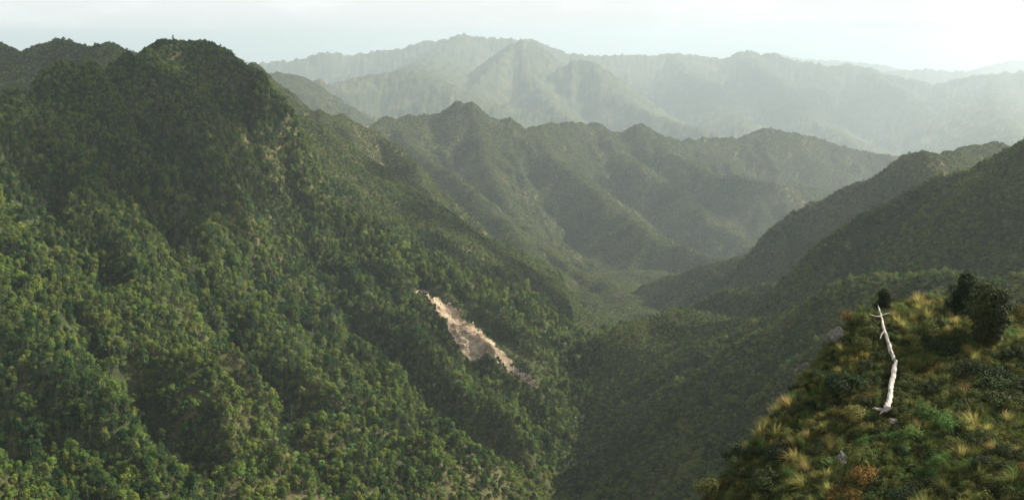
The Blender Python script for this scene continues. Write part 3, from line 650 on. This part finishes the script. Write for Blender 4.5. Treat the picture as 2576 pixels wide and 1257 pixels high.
M_STUMP = bark_material('weathered stump wood', (0.03, 0.025, 0.02), (0.12, 0.10, 0.09), 10.0)
def near_shrub(rng, n=1100, nc=13, tall=1.0, leaf=.062, spread=.95):
    """twiggy shrub, radius about 1"""
    tr = []; parts = []
    for i in range(nc):
        a = rng.uniform(0, 6.28); rr = math.sqrt(rng.random()) * .75 * spread
        c = np.array([math.cos(a) * rr, math.sin(a) * rr, tall * (.85 - .35 * rr) + rng.normal(0, .12)])
        tr.append(tube([(0, 0, -.3), c * [.5, .5, .55], c * [1, 1, 1.05]], [.035, .022, .008], 4))
        P, d = blob_points(rng, c, np.array([.30, .30, .34]) * rng.uniform(.65, 1.2), n // nc, -.75)
        # spiky sprays standing out of the outline
        k = rng.random(len(P)) < .25; P[k] += d[k] * rng.uniform(.05, .22, (k.sum(), 1)) + [0, 0, .05]
        parts.append(leaf_cards(P, d, leaf, rng, .5, 0, .3))
    return merge(tr), merge(parts)
def near_pine(rng, n=5200, tall=2.6, rad=.8):
    """dense dark small-leaved tree with an uneven outline; crown radius about 1"""
    tr = [tube([(0, 0, -.4), (0, 0, tall * .5), (.04, .02, tall * .98)], [.07, .05, .015], 6)]; parts = []; nb = 30
    for i in range(nb):
        t = (i + .5) / nb; z = tall * (.08 + .9 * t); a = i * 2.4 + rng.normal(0, .5)
        rr = rad * (math.sin(min(1, t * 1.5 + .35) * math.pi * .55) * (1 - t ** 3 * .75)) * rng.uniform(.35, 1.35)
        c = np.array([math.cos(a) * rr, math.sin(a) * rr, z + rng.normal(.1, .12)]); tr.append(tube([(0, 0, z - .15), c * [.6, .6, 1], c], [.025, .014, .006], 4))
        P, d = blob_points(rng, c * [.85, .85, 1], np.array([.34, .34, .24]) * rng.uniform(.5, 1.4), n // nb, -.9)
        k = rng.random(len(P)) < .3; P[k] += d[k] * rng.uniform(.04, .16, (k.sum(), 1)) + [0, 0, .06]
        parts.append(leaf_cards(P, d, .062, rng, .5, 0, .3))
    P, d = blob_points(rng, np.array([0, 0, tall * .5]), np.array([rad * .7, rad * .7, tall * .42]), n // 5, -1); parts.append(leaf_cards(P, d, .09, rng, .6))
    return merge(tr), merge(parts)
def tussock(rng, n=230, wid=.016, ln=1.15, stiff=.7):
    V = []; Q = []; o = 0
    for i in range(n):
        a = rng.uniform(0, 6.28); d = np.array([math.cos(a), math.sin(a), 0]); s = np.array([-d[1], d[0], 0]) * wid * rng.uniform(.6, 1.3)
        l = ln * rng.uniform(.55, 1.15); lean = rng.uniform(.15, 1.0); b0 = np.array([rng.normal(0, .09), rng.normal(0, .09), -.1]); wind = np.array([-.18, -.05, 0])
        pr = []
        for t in (0, .4, .75, 1):
            pr.append(b0 + d * l * lean * (.35 * t + .65 * t * t) + wind * l * t * t + np.array([0, 0, l * (t * (1.15 - .3 * lean) - t * t * lean * (1 - stiff) * 1.3)]))
        for k in range(3):
            w0, w1 = (1, .9, .55, .08)[k], (1, .9, .55, .08)[k + 1]
            V += [pr[k] - s * w0, pr[k] + s * w0, pr[k + 1] + s * w1, pr[k + 1] - s * w1]; Q.append([o, o + 1, o + 2, o + 3]); o += 4
    return np.array(V), np.array(Q)
def NK(gen, mat, trunkmat=M_TWIG):
    (tv, tq), (cv, cq) = gen; return big_mesh('stem', tv, tq, trunkmat, True), big_mesh('foliage', cv, cq, mat, False)
rg = np.random.default_rng(5)
SHR = {c: [NK(near_shrub(rg, tall=rg.uniform(.8, 1.2), spread=rg.uniform(.8, 1.05)), mt) for _ in range(3)] for c, mt in SHRUBM.items()}
TUS = [big_mesh('blades', *tussock(rg, 230, .016, rg.uniform(1, 1.25), rg.uniform(.6, .85)), M_TUSS, False) for _ in range(4)]
FLX = [big_mesh('blades', *tussock(rg, 46, .038, rg.uniform(.8, 1.0), .9), M_FLAX, False) for _ in range(3)]
BSH = [NK(near_shrub(rg, 4200, 26, t_, .05, 1.15), SHRUBM['dark green']) for t_ in (1.0, 1.3)]
PIN = [NK(near_pine(rg, tall=t_, rad=r_), SHRUBM['dark green']) for t_, r_ in ((2.4, .85), (1.9, .9), (3.0, .8))]
def ghit(x, y, dh=0.0):
    for k in range(30):
        p = hit(x, y, dh, 48)
        if math.hypot(p[0], p[1]) < 84: return p
        x += 5 if x < 2200 else 0; y += 4
    return p
HILLZ = []
taken = []
def zone(x, y):
    sk = np.interp(x, [1745, 1850, 1940, 2000, 2080, 2150, 2210, 2576], [1260, 1130, 1000, 930, 830, 762, 740, 740])
    if y < sk + 60: return 'along the left edge of the near hill' if x < 2150 else 'along the top of the near hill'
    if y > 1130: return 'at the foot of the near hill by the bottom edge' if x < 2200 else 'at the bottom right corner of the near hill'
    return 'left of the dead trunk on the near hill' if x < 2230 else 'right of the dead trunk on the near hill' if x < 2420 else 'near the right border on the near hill'
def plant(name, meshes, p, size, label, cat, group, zs=1.0, lean=(0, 0)):
    e = obj(name, None, None, p); e.empty_display_size = .2; e.scale = (size, size, size * zs); e.rotation_euler = (lean[0], lean[1], rg.uniform(0, 6.28))
    tag(e, label, cat, group)
    for nm, me in meshes: obj(nm, me, e)
    taken.append((p[0], p[1], size)); return e
# trees and bushes one can name
for x, y, w_, k, zs, lab in [(2222, 784, 21, 1, 1.35, 'small round dark tree standing alone above the top of the dead trunk'),
        (2487, 860, 56, 0, 1.0, 'tall dark bushy tree on the skyline of the near hill, furthest right'),
        (2425, 800, 40, 1, 1.3, 'spreading green-topped bush on the skyline beside the tall dark tree'),
        (2368, 890, 42, 1, .75, 'broad dark bush in the middle of the near hill below the skyline'),
        (2120, 985, 46, 1, .75, 'broad dark bush left of the dead trunk on the near hill'),
        (2060, 950, 26, 1, .8, 'dark bush near the pale rock slab on the left edge'),
        (2512, 960, 32, 1, .9, 'dark bush on the right below the old stump'),
        (1932, 1225, 42, 0, .8, 'tall dark bush at the lower left of the near hill'),
        (2570, 900, 30, 1, .9, 'dark bush cut by the right border of the photo'),
        (2010, 1040, 26, 1, .8, 'dark bush on the left edge below the rock slab'),
        (2268, 1080, 22, 1, .7, 'dark low bush just below the foot of the dead trunk')]:
    p = ghit(x, y); sz = w_ / F * np.linalg.norm(p)
    plant('small_tree' if 'tree' in lab else 'bush', zip(('stem', 'foliage'), PIN[k] if 'tree' in lab else BSH[len(lab) % 2]), p - [0, 0, .15], sz * (1 if 'tree' in lab else 1.05), lab, 'tree' if 'tree' in lab else 'bush', None, zs)
# rocks
for x, y, w_, h_, lab in [(2122, 1172, 18, 1.55, 'dark angular boulder standing among tussocks low on the near hill'), (2092, 838, 30, .8, 'pale rock outcrop on the left skyline of the near hill'),
        (2020, 940, 30, .9, 'grey rock slab on the left edge, upper of two'), (1995, 975, 22, .8, 'grey rock slab on the left edge, lower of two'), (2250, 1066, 24, .5, 'low flat grey rock below the foot of the dead trunk'),
        (2052, 1190, 12, .6, 'small pale stone left of the dark angular boulder'), (2395, 990, 8, .7, 'small grey stone beside golden tussocks on the right'), (2500, 1065, 14, .6, 'grey stone half hidden near the right border')]:
    p = ghit(x, y); sz = w_ / F * np.linalg.norm(p)
    r_ = obj('boulder', rock_mesh('boulder', rg, M_ROCK, 4, 1, .8, h_, .3, 6), None, p + [0, 0, sz * h_ * .35]); r_.scale = (sz, sz, sz); r_.rotation_euler = (rg.normal(0, .15), rg.normal(0, .15), rg.uniform(0, 6)); tag(r_, lab, 'rock'); taken.append((p[0], p[1], sz * .8))
# old stump
p = ghit(2507, 858); e = obj('tree_stump', None, None, p); tag(e, 'dark splintered tree stump near the right border of the near hill', 'stump')
V, Q_ = tube([(0, 0, -.3), (.02, 0, .4), (.05, .02, .9), (.06, .02, 1.2)], [.38, .30, .26, .2], 10); V[-10:, 2] += rg.uniform(-.35, .3, 10); obj('bole', big_mesh('bole', V, Q_, M_STUMP, False), e)
for k in range(3): obj('splinter', big_mesh('splinter', *tube([(.2 * math.cos(k * 2.1), .2 * math.sin(k * 2.1), .7), (.22 * math.cos(k * 2.1), .2 * math.sin(k * 2.1), 1.35 + .15 * k)], [.07, .01], 5), M_STUMP, False), e)
taken.append((p[0], p[1], .5))
# dead trunk, broken in two, lying down the slope
base = ghit(2234, 1030)
lg = obj('fallen_tree', None, None, base); tag(lg, 'long bleached dead tree trunk, broken in the middle, lying down the near hill', 'dead tree')
def wood(nm, pts, rad, parent, sides=12, rough=.16):
    P = np.array([ghit(x, y, h) for x, y, h in pts]) - base
    n_ = 40; t = np.linspace(0, len(P) - 1, n_); Pi = np.stack([np.interp(t, range(len(P)), P[:, c]) for c in range(3)], 1); ri = np.interp(t, np.linspace(0, len(P) - 1, len(rad)), rad)
    Pi += np.stack([fbm(t * 1.7, t * 0 + c, 1, 2, 700 + c) for c in range(3)], 1) * ri[:, None] * .35
    V, Q_ = tube(Pi, ri, sides); ctr = np.repeat(Pi, sides, 0); d = V - ctr
    k = np.tile(np.arange(sides), n_); ti = np.repeat(t, sides)
    V = ctr + d * (1 + rough * 2 * fbm(k * .9, ti * 2.2, 1, 3, 711))[:, None]
    caps = [list(range(sides))[::-1], list(range(len(V) - sides, len(V)))]
    me = new_mesh(nm, V, [tuple(q) for q in Q_] + [tuple(c) for c in caps], M_DEAD, True); return obj(nm, me, parent)
for x, y in [(2210, 760), (2216, 785), (2224, 815), (2232, 845), (2240, 875), (2248, 902), (2250, 920), (2245, 950), (2240, 980), (2236, 1010), (2228, 1034), (2212, 1032), (2220, 1050)]:
    q = ghit(x, y, .3); taken.append((q[0], q[1], .75))
wood('upper_stem', [(2208, 757, .55), (2214, 785, .5), (2222, 820, .5), (2233, 855, .5), (2243, 888, .5), (2249, 905, .5)], [.03, .055, .085, .11, .125, .11], lg)
wood('lower_stem', [(2254, 907, .6), (2250, 925, .55), (2243, 965, .55), (2238, 1000, .55), (2232, 1028, .6)], [.09, .13, .14, .15, .165], lg)
wood('root', [(2242, 1024, .6), (2230, 1030, .5), (2212, 1028, .5), (2194, 1026, .55)], [.09, .13, .09, .03], lg, 8)
wood('root', [(2226, 1031, .5), (2218, 1036, .4), (2212, 1042, .35)], [.07, .05, .015], lg, 6)
wood('branch', [(2216, 796, .5), (2204, 796, .55), (2192, 792, .6), (2184, 786, .7)], [.06, .05, .035, .012], lg, 6)
wood('branch', [(2215, 793, .5), (2226, 790, .6), (2242, 785, .75)], [.05, .03, .01], lg, 6)
wood('branch', [(2223, 833, .5), (2217, 842, .6), (2214, 852, .6)], [.05, .045, .02], lg, 6)
# dead sticks
for x, y, x2, y2, lab in [(1763, 1240, 1752, 1214, 'thin dead stick at the lowest left edge of the near hill'), (1938, 1050, 1930, 1025, 'forked dead twig on the left edge of the near hill')]:
    p = ghit(x, y); q = pt(x2, y2, np.hypot(p[0], p[1])) - p
    o_ = obj('dead_stick', big_mesh('dead_stick', *merge([tube([(0, 0, -.2), q * .5 + [.04, 0, 0], q], [.03, .022, .008], 5), tube([q * .4, q * .6 + [.25, .05, .12]], [.015, .005], 4)]), M_DEAD, True), None, p); tag(o_, lab, 'stick')

# low plants over the whole hill, kept apart
ga = RNG.uniform(math.radians(5.0), math.radians(33.5), 80000); gr = np.sqrt(RNG.uniform(48 ** 2, 86 ** 2, 80000))
HX, HY = gr * np.sin(ga), gr * np.cos(ga); HZ = z_at(HX, HY)
hp, hy_ = to_px(np.stack([HX, HY, HZ], 1))
okk = (hp > 1600) & (hp < W + 420) & (hy_ < H + 170)
jz = np.searchsorted(RR, gr); jc = np.clip(np.searchsorted(AZ, ga), 0, na - 1); okk &= vis[np.clip(jz, 0, nr - 1), jc] & near_hill(HX, HY)[1]
HX, HY, HZ, hp, hy_ = [a[okk] for a in (HX, HY, HZ, hp, hy_)]
cell = {}
def free(x, y, rad):
    for (tx, ty, tr_) in taken[:60]:
        if (tx - x) ** 2 + (ty - y) ** 2 < (tr_ * .75 + rad * .55) ** 2: return False
    cx, cy = int(x / 2), int(y / 2)
    for i in (-1, 0, 1):
        for j in (-1, 0, 1):
            for (tx, ty, tr_) in cell.get((cx + i, cy + j), ()):
                if (tx - x) ** 2 + (ty - y) ** 2 < ((tr_ + rad) * .62) ** 2: return False
    cell.setdefault((cx, cy), []).append((x, y, rad)); return True
nt_ = ns_ = nf_ = 0
taken_named = list(taken); taken = taken_named[:60]
gmix = fbm(HX, HY, 6.5, 2, 801); cmix = fbm(HX, HY, 5.0, 2, 802)
for i in range(len(HX)):
    if hp[i] > W + 40 or hy_[i] > H + 50: continue
    x, y = HX[i], HY[i]; u = rg.random(); zn = zone(hp[i], hy_[i])
    if u < .22 + .55 * gmix[i]:
        sz = rg.uniform(.6, 1.05); zs = rg.uniform(.75, 1.05)
        if nt_ < 290 and free(x, y, sz * .62):
            gold = rg.random() < .5
            plant('tussock', [('blades', TUS[rg.integers(4)])], (x, y, HZ[i]), sz, 'golden tussock', 'tussock', 'tussocks ' + zn, zs); nt_ += 1
    elif u < .27 + .55 * gmix[i]:
        sz = rg.uniform(.55, .85)
        if nf_ < 60 and free(x, y, sz * .6): plant('flax_plant', [('blades', FLX[rg.integers(3)])], (x, y, HZ[i]), sz, 'green sword-leaved plant', 'flax', 'sword-leaved plants ' + zn); nf_ += 1
    else:
        sz = .42 + .75 * rg.random() ** 1.6
        if ns_ < 300 and free(x, y, sz):
            v = cmix[i] + rg.normal(0, .22); c = 'rusty' if v > .55 else 'bright green' if v < -.5 else 'dark green' if rg.random() < .42 else 'olive'
            plant('low_shrub', list(zip(('stem', 'foliage'), SHR[c][rg.integers(3)])), (x, y, HZ[i] - .05), sz, c + ' low shrub', 'shrub', c + ' shrubs ' + zn, rg.uniform(.75, 1.15)); ns_ += 1
rank_labels([(o, o['label'], (o.location.x, o.location.y, o.location.z + .3)) for o in COL.objects if o.get('label') and o.name.split('.')[0] in ('tussock', 'flax_plant', 'low_shrub')], 'row', 20, 'the near hill')
# undergrowth between them
pc2 = bpy.data.collections.new('undergrowth shapes'); us = []
for i, (c, k) in enumerate((('olive', 0), ('rusty', 1), ('bright green', 2), ('olive', 2), ('dark green', 0))):
    tv = near_shrub(rg, 420, 8, .7, .085); v, q = merge(tv); us.append(big_mesh('undergrowth', v, q, SHRUBM[c], False))
for k in range(3): us.append(big_mesh('undergrowth', *tussock(rg, 120, .02, .9, .7), M_TUSS, False))
for i, me in enumerate(us): pc2.objects.link(bpy.data.objects.new('under_%02d' % i, me))
g2 = PLANT_NODES.copy()
for nd in g2.nodes:
    if nd.type == 'COLLECTION_INFO': nd.inputs[0].default_value = pc2
sub = np.arange(0, len(HX), max(1, len(HX) // 10000)); nn = len(sub)
me = bpy.data.meshes.new('undergrowth'); me.vertices.add(nn); me.vertices.foreach_set('co', np.stack([HX[sub], HY[sub], HZ[sub] - .03], 1).astype(np.float32).ravel())
us_ = RNG.uniform(.22, .5, nn); kk = np.where(RNG.random(nn) < .32 + .5 * gmix[sub], 5 + RNG.integers(0, 3, nn), np.where(cmix[sub] + RNG.normal(0, .2, nn) > .55, 1, RNG.choice([0, 2, 3, 4], nn, p=[.34, .12, .24, .30])))
at = me.attributes.new('kind', 'INT', 'POINT'); at.data.foreach_set('value', kk.astype(np.int32))
at = me.attributes.new('turn', 'FLOAT_VECTOR', 'POINT'); at.data.foreach_set('vector', np.stack([RNG.normal(0, .1, nn), RNG.normal(0, .1, nn), RNG.uniform(0, 6.28, nn)], 1).astype(np.float32).ravel())
at = me.attributes.new('size', 'FLOAT_VECTOR', 'POINT'); at.data.foreach_set('vector', np.stack([us_, us_, us_], 1).astype(np.float32).ravel())
o = obj('undergrowth', me); tag(o, 'tangled low plants and grass between the shrubs of the near hill', 'undergrowth', kind='stuff'); o.modifiers.new('plants', 'NODES').node_group = g2

#CLOUDS: unseen fair weather clouds, added above the picture to shade the slopes
m, nt = mat_new('cloud'); L = nt.links.new
df = N(nt, 'ShaderNodeBsdfDiffuse'); df.inputs[0].default_value = (.9, .9, .9, 1); tl = N(nt, 'ShaderNodeBsdfTranslucent'); tl.inputs[0].default_value = (.9, .9, .9, 1)
m1 = N(nt, 'ShaderNodeMixShader'); m1.inputs[0].default_value = .5; tp = N(nt, 'ShaderNodeBsdfTransparent'); m2 = N(nt, 'ShaderNodeMixShader'); m2.inputs[0].default_value = .42
L(df.outputs[0], m1.inputs[1]); L(tl.outputs[0], m1.inputs[2]); L(tp.outputs[0], m2.inputs[1]); L(m1.outputs[0], m2.inputs[2])
o_ = N(nt, 'ShaderNodeOutputMaterial'); L(m2.outputs[0], o_.inputs[0]); M_CLOUD = m
def cloud(x, y, r, ra, rb, az, n, alt=900):
    """an unseen cumulus, placed so that its shadow falls on the land at (x, y, r), about ra by rb metres"""
    import bmesh
    c = pt(x, y, r); t = (alt - c[2]) / SUN[2]; c = c + SUN * t; parts = []
    ca, sa = math.cos(R_(az)), math.sin(R_(az))
    bm = bmesh.new(); bmesh.ops.create_icosphere(bm, subdivisions=3, radius=1); d = np.array([v.co[:] for v in bm.verts]); fc = np.array([[v.index for v in f.verts] for f in bm.faces]); bm.free()
    for k in range(n):
        rr = math.sqrt(rg.random()); a = rg.uniform(0, 6.28); e_, f_ = math.cos(a) * rr * ra, math.sin(a) * rr * rb
        q = np.array([e_ * ca - f_ * sa, e_ * sa + f_ * ca, rg.uniform(0, .25) * min(ra, rb) * (1.2 - rr)])
        sz = min(ra, rb) * rg.uniform(.25, .5) * (1.1 - .45 * rr)
        rad = 1 + .35 * fbm(d[:, 0] * 2 + k * 3 + d[:, 2], d[:, 1] * 2 - d[:, 2] * 1.7, 1.0, 3, 900 + k)
        parts.append((d * rad[:, None] * [sz, sz, sz * .6] + q, fc))
    o = obj('cloud', big_mesh('cloud', *merge(parts), M_CLOUD, True), None, c); tag(o, kind='structure'); return o
cloud(150, 270, 950, 290, 140, 25, 46)
cloud(430, 210, 1100, 130, 80, 0, 22)
cloud(960, 520, 1640, 400, 130, -62, 44)  # added to darken the flank behind the long spur
cloud(640, 240, 1140, 55, 55, 0, 12)
cloud(60, 170, 1700, 200, 160, 0, 18)
cloud(1400, 760, 1270, 130, 170, 10, 26)  # added to darken the valley beyond the foot of the spur
cloud(1720, 470, 3600, 300, 200, 0, 20)
cloud(1950, 230, 12500, 2000, 1300, 0, 26)

#HAZE
m, nt = mat_new('pale air')
vol = N(nt, 'ShaderNodeVolumePrincipled'); vol.inputs['Color'].default_value = (0.61, 0.70, 0.75, 1)
vol.inputs['Density'].default_value = 0.000066; vol.inputs['Anisotropy'].default_value = 0.4
o_ = N(nt, 'ShaderNodeOutputMaterial'); nt.links.new(vol.outputs[0], o_.inputs['Volume'])
b = np.array([[x, y, z] for x in (-56000, 56000) for y in (-600, 72000) for z in (-1640, 150)])
hz = obj('haze', new_mesh('haze', b, [(0, 1, 3, 2), (4, 6, 7, 5), (0, 4, 5, 1), (2, 3, 7, 6), (0, 2, 6, 4), (1, 5, 7, 3)], m))
tag(hz, 'pale blue haze lying between the mountain ridges', 'haze', kind='stuff')
